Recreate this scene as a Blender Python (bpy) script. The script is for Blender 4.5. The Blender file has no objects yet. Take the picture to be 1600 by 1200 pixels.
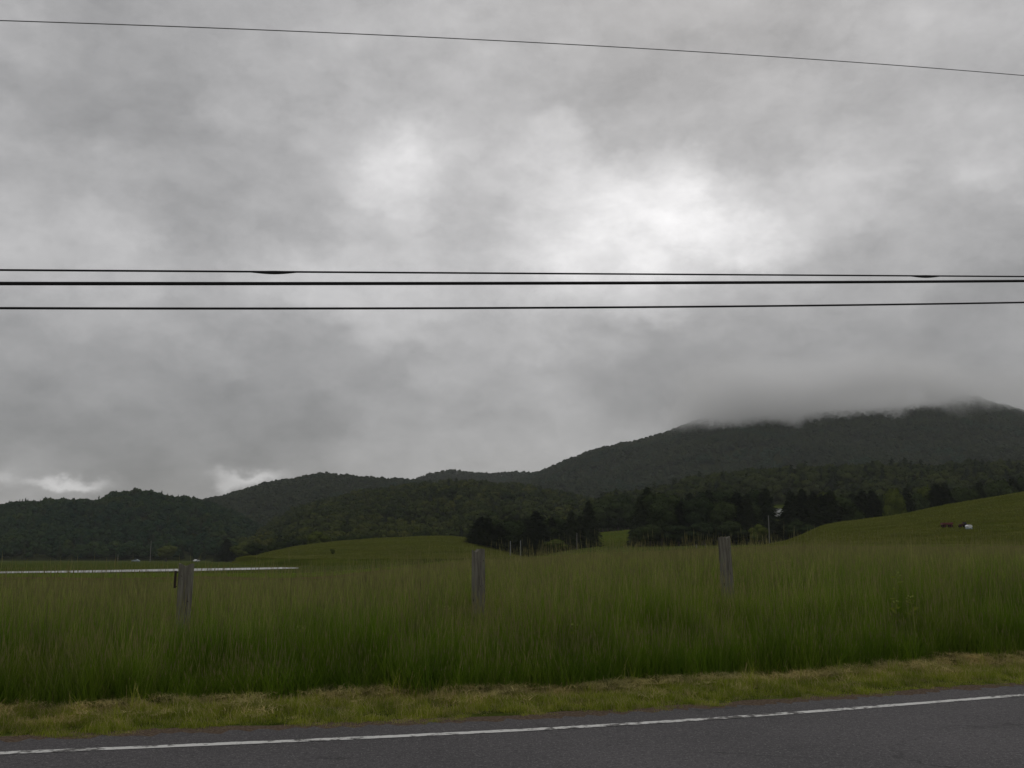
import bpy, math, random
import numpy as np
random.seed(7); rng = np.random.default_rng(11)
S = bpy.context.scene; COL = S.collection
R = math.radians

# ------------------------------------------------------------------ camera
F = 1570.0; PITCH = math.atan(262/F); EYE = 1.6
cd = bpy.data.cameras.new("camera"); cam = bpy.data.objects.new("camera", cd); COL.objects.link(cam)
cam.location = (0, 0, EYE); cam.rotation_euler = (math.pi/2 + PITCH, 0, 0)
cd.sensor_width = 36; cd.lens = F/1600*36; cd.clip_start = .1; cd.clip_end = 20000
S.camera = cam
S.view_settings.view_transform = 'Standard'; S.view_settings.look = 'None'
S.view_settings.exposure = 0; S.view_settings.gamma = 1
S.cycles.use_denoising = True
S.cycles.volume_bounces = 12; S.cycles.max_bounces = 14; S.cycles.diffuse_bounces = 3
S.cycles.transparent_max_bounces = 8
S.cycles.volume_max_steps = 128

def pd(px, py):
    x = (px-800)/F; y = (600-py)/F
    return (x, math.cos(PITCH)-y*math.sin(PITCH), math.sin(PITCH)+y*math.cos(PITCH))
def at(px, py, Y):
    d = pd(px, py); return (d[0]/d[1]*Y, Y, EYE + d[2]/d[1]*Y)
def U(px, py=862):
    d = pd(px, py); return d[0]/d[1]

# ------------------------------------------------------------------ world: overcast sky
def srgb(v):
    v = v/255.0
    return v/12.92 if v < .04045 else ((v+.055)/1.055)**2.4
SKY = {-60: [(-200,170),(0,172),(300,168),(600,175),(900,176),(1200,176),(1500,180),(1800,172)],
 10: [(-200,170),(0,175),(200,164),(400,168),(600,176),(800,180),(1000,172),(1200,176),(1400,186),(1600,176),(1800,172)],
 60: [(0,174),(200,164),(400,170),(600,176),(800,182),(1000,172),(1200,178),(1400,187),(1600,178)],
 150:[(0,160),(100,158),(200,160),(350,174),(450,180),(600,186),(700,182),(800,182),(950,170),(1100,172),(1250,186),(1400,176),(1550,180),(1700,174)],
 220:[(-100,170),(0,182),(100,158),(200,154),(300,164),(450,174),(550,192),(620,212),(700,196),(800,186),(900,204),(1000,176),(1150,172),(1300,188),(1500,186),(1700,178)],
 270:[(0,174),(150,178),(250,168),(400,168),(500,168),(560,190),(605,238),(660,214),(750,190),(850,208),(930,224),(1000,200),(1070,224),(1150,198),(1200,184),(1350,200),(1500,200),(1650,185)],
 340:[(-100,176),(0,184),(150,178),(300,168),(400,172),(500,184),(650,202),(750,194),(850,212),(950,236),(1050,238),(1130,234),(1200,218),(1250,186),(1300,200),(1400,186),(1480,172),(1600,174),(1750,170)],
 400:[(0,190),(200,190),(400,188),(600,194),(750,190),(830,205),(880,228),(1000,234),(1150,230),(1220,226),(1275,176),(1400,168),(1600,164)],
 450:[(-100,180),(0,182),(200,184),(400,185),(500,198),(650,200),(800,198),(950,200),(1100,190),(1180,180),(1250,176),(1400,168),(1600,164),(1750,165)],
 520:[(0,164),(200,166),(350,170),(500,168),(600,190),(700,178),(800,182),(900,178),(1000,162),(1100,158),(1200,172),(1300,164),(1450,154),(1600,158)],
 600:[(-100,150),(0,150),(150,154),(300,150),(450,154),(600,158),(700,172),(800,170),(900,162),(1000,150),(1100,144),(1200,152),(1300,148),(1450,146),(1600,150),(1750,150)],
 680:[(0,144),(150,140),(300,150),(450,144),(600,160),(750,166),(850,166),(1000,158),(1150,156),(1300,156),(1600,150)],
 740:[(-100,150),(0,160),(100,158),(200,140),(300,146),(450,152),(600,162),(750,168),(850,168),(1000,165)],
 800:[(0,158),(400,158),(800,165),(1200,160),(1600,155)]}
pts = np.array([(x, y, v) for y, row in SKY.items() for x, v in row], float)
def az_el(px, py):
    d = pd(px, py); n = math.sqrt(sum(c*c for c in d))
    return math.atan2(d[0], d[1]), math.asin(d[2]/n)
ae = np.array([az_el(p[0], p[1]) for p in pts])
def sky_val(a, e):
    dx = (ae[:,0]-a); dy = (ae[:,1]-e)*1.3
    w = np.exp(-(dx*dx+dy*dy)/(2*.022**2)) + 1e-6/(.02+dx*dx+dy*dy)
    return float((w*pts[:,2]).sum()/w.sum())

class NT:
    def __init__(s, tree): s.t = tree; s.l = tree.links
    def n(s, typ, **k):
        nd = s.t.nodes.new(typ)
        for a, b in k.items(): setattr(nd, a, b)
        return nd
    def put(s, sock, v):
        if isinstance(v, bpy.types.NodeSocket): s.l.new(v, sock)
        elif v is not None: sock.default_value = v
    def m(s, op, a, b=None, c=None, clamp=False):
        nd = s.n('ShaderNodeMath', operation=op, use_clamp=clamp)
        s.put(nd.inputs[0], a); s.put(nd.inputs[1], b)
        if c is not None: s.put(nd.inputs[2], c)
        return nd.outputs[0]
    def vm(s, op, a, b=None, scale=None):
        nd = s.n('ShaderNodeVectorMath', operation=op)
        s.put(nd.inputs[0], a)
        if b is not None: s.put(nd.inputs[1], b)
        if scale is not None: s.put(nd.inputs['Scale'], scale)
        return nd.outputs[1] if op in ('LENGTH','DOT_PRODUCT') else nd.outputs[0]
    def noise(s, vec, scale, detail=3, rough=.5, dist=0, out=0):
        nd = s.n('ShaderNodeTexNoise'); s.put(nd.inputs['Vector'], vec)
        nd.inputs['Scale'].default_value = scale; nd.inputs['Detail'].default_value = detail
        nd.inputs['Roughness'].default_value = rough; nd.inputs['Distortion'].default_value = dist
        return nd.outputs[out]
    def ramp(s, fac, stops, interp='LINEAR'):
        nd = s.n('ShaderNodeValToRGB'); cr = nd.color_ramp; cr.interpolation = interp
        while len(cr.elements) < len(stops): cr.elements.new(.5)
        for e, (p, c) in zip(cr.elements, stops):
            e.position = p; e.color = (c, c, c, 1) if not hasattr(c, '__len__') else (*c, 1)
        s.put(nd.inputs[0], fac); return nd.outputs[0]
    def mix(s, fac, a, b, mode='MIX'):
        nd = s.n('ShaderNodeMix', data_type='RGBA', blend_type=mode)
        s.put(nd.inputs[0], fac)
        s.put(nd.inputs[6], (*a, 1) if isinstance(a, tuple) and len(a) == 3 else a)
        s.put(nd.inputs[7], (*b, 1) if isinstance(b, tuple) and len(b) == 3 else b)
        return nd.outputs[2]
    def sep(s, v):
        nd = s.n('ShaderNodeSeparateXYZ'); s.put(nd.inputs[0], v); return nd.outputs
    def comb(s, x, y, z):
        nd = s.n('ShaderNodeCombineXYZ')
        for i, v in enumerate((x, y, z)): s.put(nd.inputs[i], v)
        return nd.outputs[0]
    def maprange(s, v, a, b, c=0., d=1., smooth=False):
        nd = s.n('ShaderNodeMapRange'); nd.interpolation_type = 'SMOOTHSTEP' if smooth else 'LINEAR'
        s.put(nd.inputs['Value'], v)
        for i, q in zip((1,2,3,4), (a,b,c,d)): nd.inputs[i].default_value = q
        return nd.outputs[0]

SUN_EL, SUN_AZ = R(38), R(12)            # bright patch of cloud ahead and slightly right
w = bpy.data.worlds.new("World"); S.world = w; w.use_nodes = True
w.node_tree.nodes.clear(); N = NT(w.node_tree)
out = N.n('ShaderNodeOutputWorld')
nis = N.n('ShaderNodeTexSky', sky_type='NISHITA'); nis.sun_disc = False
nis.sun_elevation = SUN_EL; nis.sun_rotation = SUN_AZ
tc = N.n('ShaderNodeTexCoord').outputs['Generated']
X0, Y0, Z0 = N.sep(tc)
# slight turbulent displacement of the direction gives ragged cloud edges
warp = N.vm('SUBTRACT', N.noise(N.vm('MULTIPLY', tc, (1, 1, 1.6)), 7, 5, .6, out=1), (.5,.5,.5))
warp2 = N.vm('SUBTRACT', N.noise(N.vm('MULTIPLY', tc, (1, 1, 1.4)), 28, 4, .6, out=1), (.5,.5,.5))
vv = N.vm('NORMALIZE', N.vm('ADD', N.vm('ADD', tc, N.vm('SCALE', warp, scale=.075)), N.vm('SCALE', warp2, scale=.030)))
x, y, z = N.sep(vv)
az = N.m('ARCTAN2', x, y); el = N.m('ARCSINE', z)
A0, A1 = R(-34), R(34)
azn = N.m('DIVIDE', N.m('SUBTRACT', az, A0), A1-A0, clamp=True)
rows = [0, 2.5, 4.5, 6.5, 8.5, 10.5, 12.5, 14.5, 16.3, 18, 19.8, 21.6, 23.5, 25.5, 28, 31, 34]
acc = None
for k, r in enumerate(rows):
    stops = []
    for i in range(30):
        a = A0 + (A1-A0)*i/29
        stops.append((i/29, (srgb(sky_val(a, R(r)))/.42)**1.14*.42))
    v = N.ramp(azn, stops, 'CARDINAL')
    if acc is None: acc = v
    else: acc = N.mix(N.maprange(el, R(rows[k-1]), R(r), smooth=True), acc, v)
back = N.maprange(N.m('ABSOLUTE', az), R(34), R(60), smooth=True)
up = N.maprange(el, R(33), R(55), smooth=True)
acc = N.mix(N.m('MAXIMUM', back, up), acc, (.40, .40, .40))
# cloud texture on a flat overcast deck (projected), softer towards the horizon
zz = N.m('ADD', N.m('MAXIMUM', Z0, 0.0), .10)
deck = N.comb(N.m('DIVIDE', X0, zz), N.m('DIVIDE', Y0, zz), 0.0)
n1 = N.noise(deck, 1.6, 4, .5, .1); n2 = N.noise(N.vm('ADD', N.vm('MULTIPLY', tc, (1,1,1.7)), N.vm('SCALE', warp2, scale=.05)), 9.0, 9, .58, .15)
n3 = N.noise(N.vm('ADD', N.vm('MULTIPLY', tc, (1,1,1.6)), N.vm('SCALE', warp, scale=.05)), 26, 7, .62, .1)
tex = N.m('ADD', N.maprange(n3, .25, .75, -.095, .095), N.m('ADD', N.maprange(n1, .25, .75, .97, 1.03), N.maprange(n2, .25, .75, -.20, .20)))
acc = N.mix(1.0, acc, tex, 'MULTIPLY')
# thin bright breaks low over the left hills
def gap(px, py, sx, sy, amp, acc):
    a, e = az_el(px, py)
    xs, ys, zs = N.sep(N.vm('NORMALIZE', N.vm('ADD', tc, N.vm('ADD', N.vm('SCALE', warp2, scale=.035), N.vm('SCALE', warp, scale=.02)))))
    az2 = N.m('ARCTAN2', xs, ys); el2 = N.m('ARCSINE', zs)
    da = N.m('DIVIDE', N.m('SUBTRACT', az2, a), sx/F); de = N.m('DIVIDE', N.m('SUBTRACT', el2, e), sy/F)
    q = N.m('ADD', N.m('POWER', N.m('ABSOLUTE', da), 3.), N.m('POWER', N.m('ABSOLUTE', de), 2.))
    g = N.m('MULTIPLY', N.m('EXPONENT', N.m('MULTIPLY', q, -1.)), amp)
    return N.mix(1.0, acc, g, 'ADD')
acc = gap(110, 755, 55, 8, .36, acc)
acc = gap(395, 744, 48, 9, .30, acc)
acc = gap(365, 757, 20, 8, .22, acc)
acc = gap(8, 745, 14, 10, .12, acc)
acc = N.mix(1.0, acc, (1.0, .986, .986), 'MULTIPLY')
nsc = N.mix(1.0, nis.outputs[0], (.1, .1, .1), 'MULTIPLY')
fin = N.mix(.96, nsc, acc)
bg = N.n('ShaderNodeBackground'); N.put(bg.inputs[0], fin); bg.inputs[1].default_value = 1.0
N.l.new(bg.outputs[0], out.inputs[0])
w.cycles.sampling_method = 'MANUAL'; w.cycles.sample_map_resolution = 512

sl = bpy.data.lights.new("sun", 'SUN'); sl.energy = .5; sl.angle = R(60); sl.color = (1, .98, .95)
so = bpy.data.objects.new("sun", sl); COL.objects.link(so)
so.rotation_euler = (math.pi/2-SUN_EL, 0, math.pi-SUN_AZ)   # shines from azimuth SUN_AZ (ahead, right)

# ------------------------------------------------------------------ helpers
def tag(o, label=None, cat=None, group=None, kind=None):
    if label: o['label'] = label
    if cat: o['category'] = cat
    if group: o['group'] = group
    if kind: o['kind'] = kind
    return o
def mk(name, V, Fc, mats, mi=None, parent=None, smooth=False, link=True):
    me = bpy.data.meshes.new(name)
    V = np.asarray(V, float)
    if isinstance(Fc, np.ndarray):
        k = Fc.shape[1]; nf = len(Fc)
        me.vertices.add(len(V)); me.vertices.foreach_set('co', V.ravel())
        me.loops.add(nf*k); me.loops.foreach_set('vertex_index', Fc.ravel().astype(np.int32))
        me.polygons.add(nf); me.polygons.foreach_set('loop_start', np.arange(0, nf*k, k, dtype=np.int32))
        me.update(calc_edges=True)
    else:
        me.from_pydata([tuple(v) for v in V], [], [tuple(f) for f in Fc]); me.update()
    if not isinstance(mats, (list, tuple)): mats = [mats]
    for m in mats: me.materials.append(m)
    if mi is not None: me.polygons.foreach_set('material_index', np.asarray(mi, np.int32))
    if smooth: me.polygons.foreach_set('use_smooth', np.ones(len(me.polygons), bool))
    o = bpy.data.objects.new(name, me)
    if link: COL.objects.link(o)
    if parent: o.parent = parent
    return o
def empty(name, loc, rz=0):
    o = bpy.data.objects.new(name, None); COL.objects.link(o); o.location = loc; o.rotation_euler = (0,0,rz)
    o.empty_display_size = .3
    return o
class MB:
    def __init__(s): s.v = []; s.f = []
    def box(s, c, d, rz=0):
        b = len(s.v); cx, cy, cz = c; dx, dy, dz = [q/2 for q in d]; ca, sa = math.cos(rz), math.sin(rz)
        for k in range(8):
            x = dx*(1 if k & 1 else -1); y = dy*(1 if k & 2 else -1); z = dz*(1 if k & 4 else -1)
            s.v.append((cx+x*ca-y*sa, cy+x*sa+y*ca, cz+z))
        for f in ((0,2,3,1),(4,5,7,6),(0,1,5,4),(2,6,7,3),(0,4,6,2),(1,3,7,5)): s.f.append([b+i for i in f])
        return s
    def tube(s, pts, rads, n=8, cap=True):
        b = len(s.v); P = [np.array(p, float) for p in pts]
        if not hasattr(rads, '__len__'): rads = [rads]*len(P)
        for i, p in enumerate(P):
            t = P[min(i+1, len(P)-1)]-P[max(i-1, 0)]; t /= np.linalg.norm(t)+1e-9
            a = np.array((0,0,1.)) if abs(t[2]) < .9 else np.array((1.,0,0))
            u_ = np.cross(t, a); u_ /= np.linalg.norm(u_); v_ = np.cross(t, u_)
            for k in range(n):
                q = 2*math.pi*k/n; s.v.append(tuple(p+rads[i]*(math.cos(q)*u_+math.sin(q)*v_)))
        for i in range(len(P)-1):
            for k in range(n):
                s.f.append([b+i*n+k, b+i*n+(k+1)%n, b+(i+1)*n+(k+1)%n, b+(i+1)*n+k])
        if cap: s.f.append([b+k for k in range(n)]); s.f.append([b+(len(P)-1)*n+k for k in range(n)][::-1])
        return s
    def prism(s, prof, y0, y1):      # profile in xz, extruded along y
        b = len(s.v); n = len(prof)
        for y in (y0, y1):
            for (x, z) in prof: s.v.append((x, y, z))
        for k in range(n): s.f.append([b+k, b+(k+1)%n, b+n+(k+1)%n, b+n+k])
        s.f.append([b+k for k in range(n)][::-1]); s.f.append([b+n+k for k in range(n)])
        return s
    def build(s, name, mat, parent=None, smooth=False): return mk(name, s.v, s.f, mat, parent=parent, smooth=smooth)

# ------------------------------------------------------------------ materials
def mat(name, fn, rough=.9, spec=.2, bump=None):
    m = bpy.data.materials.new(name); m.use_nodes = True; t = m.node_tree
    b = t.nodes['Principled BSDF']; n = NT(t)
    b.inputs['Roughness'].default_value = rough; b.inputs['Specular IOR Level'].default_value = spec
    c = fn(n, b)
    if c is not None:
        if isinstance(c, tuple): b.inputs['Base Color'].default_value = (*c, 1)
        else: t.links.new(c, b.inputs['Base Color'])
    return m
def pos(n): return n.n('ShaderNodeNewGeometry').outputs['Position']
def orand(n): return n.n('ShaderNodeObjectInfo').outputs['Random']
def scl(n, v, s): return n.vm('MULTIPLY', v, s)
def bumpn(n, b, h, strength=.5, dist=.02):
    bn = n.n('ShaderNodeBump'); bn.inputs['Strength'].default_value = strength; bn.inputs['Distance'].default_value = dist
    n.put(bn.inputs['Height'], h); n.l.new(bn.outputs[0], b.inputs['Normal'])

def f_asphalt(n, b):
    p = pos(n)
    big = n.noise(p, .35, 4, .6); fine = n.noise(p, 60, 3, .7); vor = n.n('ShaderNodeTexVoronoi'); vor.inputs['Scale'].default_value = 85
    n.put(vor.inputs['Vector'], p)
    c = n.mix(n.maprange(big, .3, .7), (.050,.046,.049), (.094,.086,.090))
    g = n.noise(n.vm('SCALE', p, scale=1.), 18, 3, .75)
    c = n.mix(n.maprange(g, .35, .7), c, n.mix(1., c, (.62,.62,.64), 'MULTIPLY'))
    c = n.mix(n.maprange(fine, .55, .70), c, (.21,.20,.195))
    st = n.noise(p, 24, 2, .8); c = n.mix(n.maprange(st, .56, .70), c, (.028,.026,.028)); c = n.mix(n.maprange(st, .36, .28), c, (.17,.16,.16))
    wv = n.n('ShaderNodeTexVoronoi', feature='DISTANCE_TO_EDGE'); wv.inputs['Scale'].default_value = .55
    n.put(wv.inputs['Vector'], n.vm('ADD', p, n.vm('SCALE', n.noise(p, 2.5, 4, .7, out=1), scale=.5)))
    ck = n.m('MULTIPLY', n.maprange(wv.outputs[0], .012, .004), n.maprange(n.noise(p, .5, 2, .5), .5, .6))
    c = n.mix(n.m('MULTIPLY', ck, .75), c, (.018,.017,.017))
    bumpn(n, b, n.m('ADD', fine, vor.outputs[0]), .6, .006)
    return c
M_asphalt = mat('asphalt', f_asphalt, .85, .3)
def f_line(n, b):
    p = pos(n)
    a = n.noise(p, 9, 5, .7); c = n.noise(p, 1.3, 3, .6)
    wear = n.maprange(n.m('ADD', n.m('MULTIPLY', a, .62), n.m('MULTIPLY', c, .45)), .47, .545)
    return n.mix(wear, (.11,.105,.10), n.mix(n.noise(p, 40, 2, .6), (.5,.5,.48), (.78,.77,.74)))
M_line = mat('road_paint', f_line, .8, .2)

def f_soil(n, b):       # field surface seen between and beyond the grass blades
    p = pos(n)
    a = n.noise(scl(n, p, (1, 2.2, 1)), .035, 5, .62); c = n.noise(p, 1.6, 4, .7); d = n.noise(scl(n, p, (.35, 1.3, 1)), .05, 4, .6)
    g = n.mix(n.maprange(a, .35, .65), (.050,.070,.013), (.085,.098,.024))
    g = n.mix(n.maprange(d, .52, .66, 0, .75), g, (.082,.082,.030))
    g = n.mix(n.maprange(c, .35, .65), n.mix(1., g, (.55,.6,.5), 'MULTIPLY'), n.mix(1., g, (1.3,1.3,1.3), 'MULTIPLY'))
    bumpn(n, b, c, .9, .25)
    return g
M_field = mat('field_turf', f_soil, .95, 0.)
def f_past(n, b):
    p = pos(n)
    a = n.noise(p, .03, 5, .6); c = n.noise(scl(n, p, (1, .45, 1)), .9, 5, .75); t = n.noise(scl(n, p, (.25, 1.1, 3)), .12, 4, .6)
    g = n.mix(n.maprange(a, .35, .65), (.066,.088,.012), (.104,.124,.018))
    g = n.mix(n.maprange(t, .55, .7, 0, .5), g, (.060,.062,.022))
    g = n.mix(n.maprange(c, .3, .7), n.mix(1., g, (.66,.7,.66), 'MULTIPLY'), n.mix(1., g, (1.2,1.2,1.2), 'MULTIPLY'))
    bumpn(n, b, c, .8, .4)
    return g
M_pasture = mat('pasture', f_past, .95, 0.)
def f_floor(n, b):
    return n.mix(n.noise(pos(n), .08, 4, .6), (.020,.026,.010), (.045,.052,.018))
M_floor = mat('forest_floor', f_floor, .95, 0.)

def leafmat(name, lo, hi, scale=.02, alt=None, trans=.25, clump=0.8):
    def f(n, b):
        p = pos(n); r = orand(n)
        big = n.noise(p, scale, 3, .6)
        k = n.m('ADD', n.m('MULTIPLY', r, .65), n.m('MULTIPLY', n.maprange(big, .3, .7), .45), clamp=True)
        c = n.mix(k, lo, hi)
        if alt: c = n.mix(n.maprange(n.noise(p, scale*3.1, 2, .5), .56, .68, 0, .8), c, alt)
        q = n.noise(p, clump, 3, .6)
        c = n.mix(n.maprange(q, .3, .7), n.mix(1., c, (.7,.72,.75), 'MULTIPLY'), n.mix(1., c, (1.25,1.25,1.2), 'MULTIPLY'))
        return c
    return mat(name, f, .9, 0.)
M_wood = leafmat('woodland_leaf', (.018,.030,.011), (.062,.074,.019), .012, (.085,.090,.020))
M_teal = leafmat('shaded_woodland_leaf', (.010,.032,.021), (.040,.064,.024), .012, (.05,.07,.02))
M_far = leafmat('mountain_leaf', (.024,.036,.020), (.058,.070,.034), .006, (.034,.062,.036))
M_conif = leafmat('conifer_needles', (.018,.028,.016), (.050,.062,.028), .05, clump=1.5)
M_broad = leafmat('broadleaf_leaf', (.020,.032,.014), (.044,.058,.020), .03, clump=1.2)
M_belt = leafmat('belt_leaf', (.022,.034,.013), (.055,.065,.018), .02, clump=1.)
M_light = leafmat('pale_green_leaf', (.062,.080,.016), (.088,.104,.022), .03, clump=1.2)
M_bark = mat('bark', lambda n, b: n.mix(n.noise(scl(n, pos(n), (4,4,.6)), 3, 3, .6), (.05,.043,.035), (.11,.095,.08)))

def grassmat(name, lo, hi, alt, altamt=.4):
    def f(n, b):
        p = pos(n); r = orand(n)
        big = n.noise(scl(n, p, (1, 1.7, 1)), .11, 4, .6)
        k = n.m('ADD', n.m('MULTIPLY', r, .4), n.m('MULTIPLY', n.maprange(big, .3, .7), .6), clamp=True)
        c = n.mix(k, lo, hi)
        c = n.mix(n.maprange(n.noise(p, .33, 3, .6), .5, .68, 0, altamt), c, alt)
        v = n.noise(scl(n, p, (1, 1, .25)), 2.1, 4, .7)
        return n.mix(n.maprange(v, .32, .68), n.mix(1., c, (.66,.72,.70), 'MULTIPLY'), n.mix(1., c, (1.38,1.32,1.25), 'MULTIPLY'))
    return mat(name, f, .8, .05)
def thin(m, amt=.38):     # leaves let light through
    t = m.node_tree; b = t.nodes['Principled BSDF']; o = t.nodes['Material Output']
    tr = t.nodes.new('ShaderNodeBsdfTranslucent'); mx = t.nodes.new('ShaderNodeMixShader'); mx.inputs[0].default_value = amt
    if b.inputs['Base Color'].is_linked: t.links.new(b.inputs['Base Color'].links[0].from_socket, tr.inputs[0])
    t.links.new(b.outputs[0], mx.inputs[1]); t.links.new(tr.outputs[0], mx.inputs[2]); t.links.new(mx.outputs[0], o.inputs[0]); return m
M_blade = thin(grassmat('grass_blade', (.085,.185,.011), (.205,.275,.030), (.190,.215,.042)))
M_stem = thin(grassmat('grass_stem', (.22,.25,.07), (.38,.36,.14), (.30,.27,.11)))
M_seed = grassmat('grass_seed_head', (.20,.185,.08), (.32,.285,.14), (.26,.27,.11))
M_short = thin(grassmat('verge_blade', (.19,.26,.024), (.34,.36,.055), (.30,.27,.08)))
M_straw = thin(grassmat('mown_straw', (.42,.34,.15), (.62,.52,.28), (.50,.33,.18), .6))

# ------------------------------------------------------------------ terrain
TH = R(18.47); E1 = np.array((math.cos(TH), math.sin(TH))); NN = np.array((-math.sin(TH), math.cos(TH)))
def bow(t): return .65*(1-np.exp(-((t-3.9)/6.)**2))-.05
def PT(X, Y): return X*NN[0]+Y*NN[1], X*E1[0]+Y*E1[1]
def XY(p, t): return p*NN[0]+t*E1[0], p*NN[1]+t*E1[1]
def sstep(x): x = np.clip(x, 0, 1); return x*x*(3-2*x)
_g = [(rng.uniform(0, 2*math.pi), rng.uniform(0, 2*math.pi), rng.uniform(.7, 1.4)) for _ in range(12)]
def wav(X, Y, L):
    s = 0
    for i, (a, ph, k) in enumerate(_g): s = s + np.sin((X*math.cos(a)+Y*math.sin(a))*2*math.pi*k/L*(1+.23*i/3)+ph)
    return s/5.
PROF = {465: [(0,0),(10,0),(14,-.02),(20,-.1),(60,-.6),(120,-1.5),(164,-2.0),(171,-2.09),(215,-2.11),(254,-2.09),(264,-1.9),(430,-3.0),(600,-4.4),(640,-4.3),(900,-3),(8000,-3)],
 780: [(0,0),(10,0),(14,.12),(20,.28),(60,.5),(120,.35),(150,.38),(200,-.3),(300,-1.3),(350,-.7),(450,0),(600,0),(900,0),(8000,0)],
 950: [(0,0),(10,0),(14,.2),(20,.38),(60,.85),(120,1.15),(150,1.3),(200,1.3),(300,2.5),(350,3.3),(450,4),(600,4),(8000,4)],
 1250: [(0,0),(10,0),(14,.28),(20,.5),(60,1.25),(120,2.0),(150,2.4),(200,2.6),(300,3.5),(350,4.2),(450,4),(600,4),(8000,4)]}
def base(X, Y):
    X = np.asarray(X, float); Y = np.asarray(Y, float); Yc = np.maximum(Y, .01)
    u = X/np.maximum(Y, 14.)
    us = [U(k) for k in PROF]; zs = [np.interp(Yc, *zip(*PROF[k])) for k in PROF]
    z = zs[0].copy()
    for i in range(3):
        f = sstep((u-us[i])/(us[i+1]-us[i])); z = np.where(u > us[i], zs[i]*(1-f)+zs[i+1]*f, z)
    p, t = PT(X, Y); b = bow(t)
    k = sstep((p-b-10.6)/3.2)
    z = z*k
    z = z + .06*sstep((p-b-9.95)/.8)*(1+.4*wav(X, Y, 3.)) * (1-.6*sstep((Y-40)/30))
    z = z + .10*wav(X, Y, 23.)*sstep((p-13)/10)*sstep((Y-18)/20)*(1-sstep((Y-140)/40)) 
    z = np.where(p-b < 9.9, -.01, z)
    return z

LAY = {}
def layer(key, ridge, Yr, Yf, W, treeh=0, gully=0., gl=120., pw=1.0):
    r = sorted(ridge); us = np.array([U(a, b) for a, b in r]); zr = np.array([at(a, b, Yr)[2]-treeh for a, b in r])
    def f(X, Y):
        X = np.asarray(X, float); Y = np.asarray(Y, float)
        u = X/np.maximum(Y, 1.)
        zt = np.interp(u, us, zr); zb = base(X, Y)-.6
        t = (Y-Yf)/(Yr-Yf)
        fr = .5*np.clip(t, 0, 1)**pw+.5*sstep(t)
        bk = 1-sstep((Y-Yr)/W)
        k = np.where(Y < Yr, fr, bk)
        g = gully*wav(X, Y, gl)*np.clip(4*t*(1-t), 0, 1)*np.clip(1.25-1.25*t, 0, 1)
        return np.where((t < 0) | (Y > Yr+W), zb-3, zb+(zt-zb)*k+g*np.clip((zt-zb)/30, 0, 1))
    LAY[key] = (f, Yf, Yr, W, us[0], us[-1]); return f
layer('left', [(-700,800),(-300,795),(0,788),(20,783),(60,780),(100,779),(150,779),(180,768),(215,765),(240,767),(260,772),(300,778),(330,784),(370,800),(410,822),(450,845),(500,870),(600,890)], 1000, 650, 500, 9, 5, 160)
layer('second', [(-400,830),(0,810),(200,800),(260,790),(300,781),(340,774),(380,762),(430,749),(480,741),(505,736),(540,739),(560,742),(600,745),(650,747),(700,750),(760,752),(850,765),(950,790),(1100,830)], 1500, 850, 600, 10, 10, 220)
layer('distant', [(300,800),(500,775),(600,760),(640,750),(670,738),(700,732),(730,735),(765,738),(800,735),(830,737),(870,740),(1000,760),(1200,800)], 2100, 1500, 700, 10, 8, 250)
layer('middle', [(300,880),(360,858),(400,832),(430,812),(470,790),(520,776),(570,765),(620,759),(660,753),(720,751),(760,752),(800,755),(860,763),(920,778),(980,800),(1100,830)], 930, 470, 400, 11, 4, 130)
layer('mountain', [(560,830),(700,790),(760,762),(800,752),(840,739),(870,727),(920,707),(950,698),(1000,688),(1040,678),(1060,669),(1090,657),(1150,648),(1200,644),(1300,641),(1400,636),(1450,630),(1500,618),(1525,621),(1545,628),(1600,642),(1700,665),(2000,720),(2400,790)], 1850, 850, 700, 7, 22, 300, 1.15)
layer('foothill', [(780,850),(850,822),(900,800),(950,778),(1000,770),(1060,757),(1120,744),(1180,737),(1250,732),(1350,729),(1450,728),(1600,725),(1800,720),(2200,720),(2600,760)], 780, 480, 400, 13, 2, 120)
layer('patch', [(820,872),(850,862),(875,848),(900,838),(940,832),(980,828),(1050,825),(1150,825),(1300,825),(1500,822),(1700,822),(2200,830)], 440, 345, 150)
layer('pasture', [(1150,870),(1200,853),(1235,846),(1262,835),(1290,822),(1320,816),(1380,809),(1420,803),(1480,790),(1540,780),(1600,770),(1700,752),(1900,730),(2400,710)], 285, 160, 90, 0, .35, 60)
layer('knoll', [(340,890),(380,876),(420,864),(460,855),(520,847),(600,841),(680,838),(715,839),(740,843),(765,853),(800,866),(840,880)], 350, 245, 90, 0, .25, 50)
def H(X, Y, skip=()):
    z = base(X, Y)
    for k, l in LAY.items():
        if k in skip: continue
        z = np.maximum(z, l[0](X, Y))
    return z

def grid(name, xs, ys, zf, m, kind='structure'):
    X, Y = np.meshgrid(xs, ys); Z = zf(X, Y)
    nx, ny = len(xs), len(ys)
    V = np.stack([X.ravel(), Y.ravel(), Z.ravel()], 1)
    i = np.arange(nx*ny).reshape(ny, nx)
    Fc = np.stack([i[:-1,:-1].ravel(), i[:-1,1:].ravel(), i[1:,1:].ravel(), i[1:,:-1].ravel()], 1)
    o = mk(name, V, Fc, m, smooth=True); return tag(o, kind=kind)
def ugrid(name, us, ys, zf, m):   # fan-shaped grid, columns along u = x/y
    Ug, Y = np.meshgrid(us, ys); X = Ug*Y; Z = zf(X, Y); nx, ny = len(us), len(ys)
    V = np.stack([X.ravel(), Y.ravel(), Z.ravel()], 1); i = np.arange(nx*ny).reshape(ny, nx)
    Fc = np.stack([i[:-1,:-1].ravel(), i[:-1,1:].ravel(), i[1:,1:].ravel(), i[1:,:-1].ravel()], 1)
    return tag(mk(name, V, Fc, m, smooth=True), kind='structure')
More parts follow.
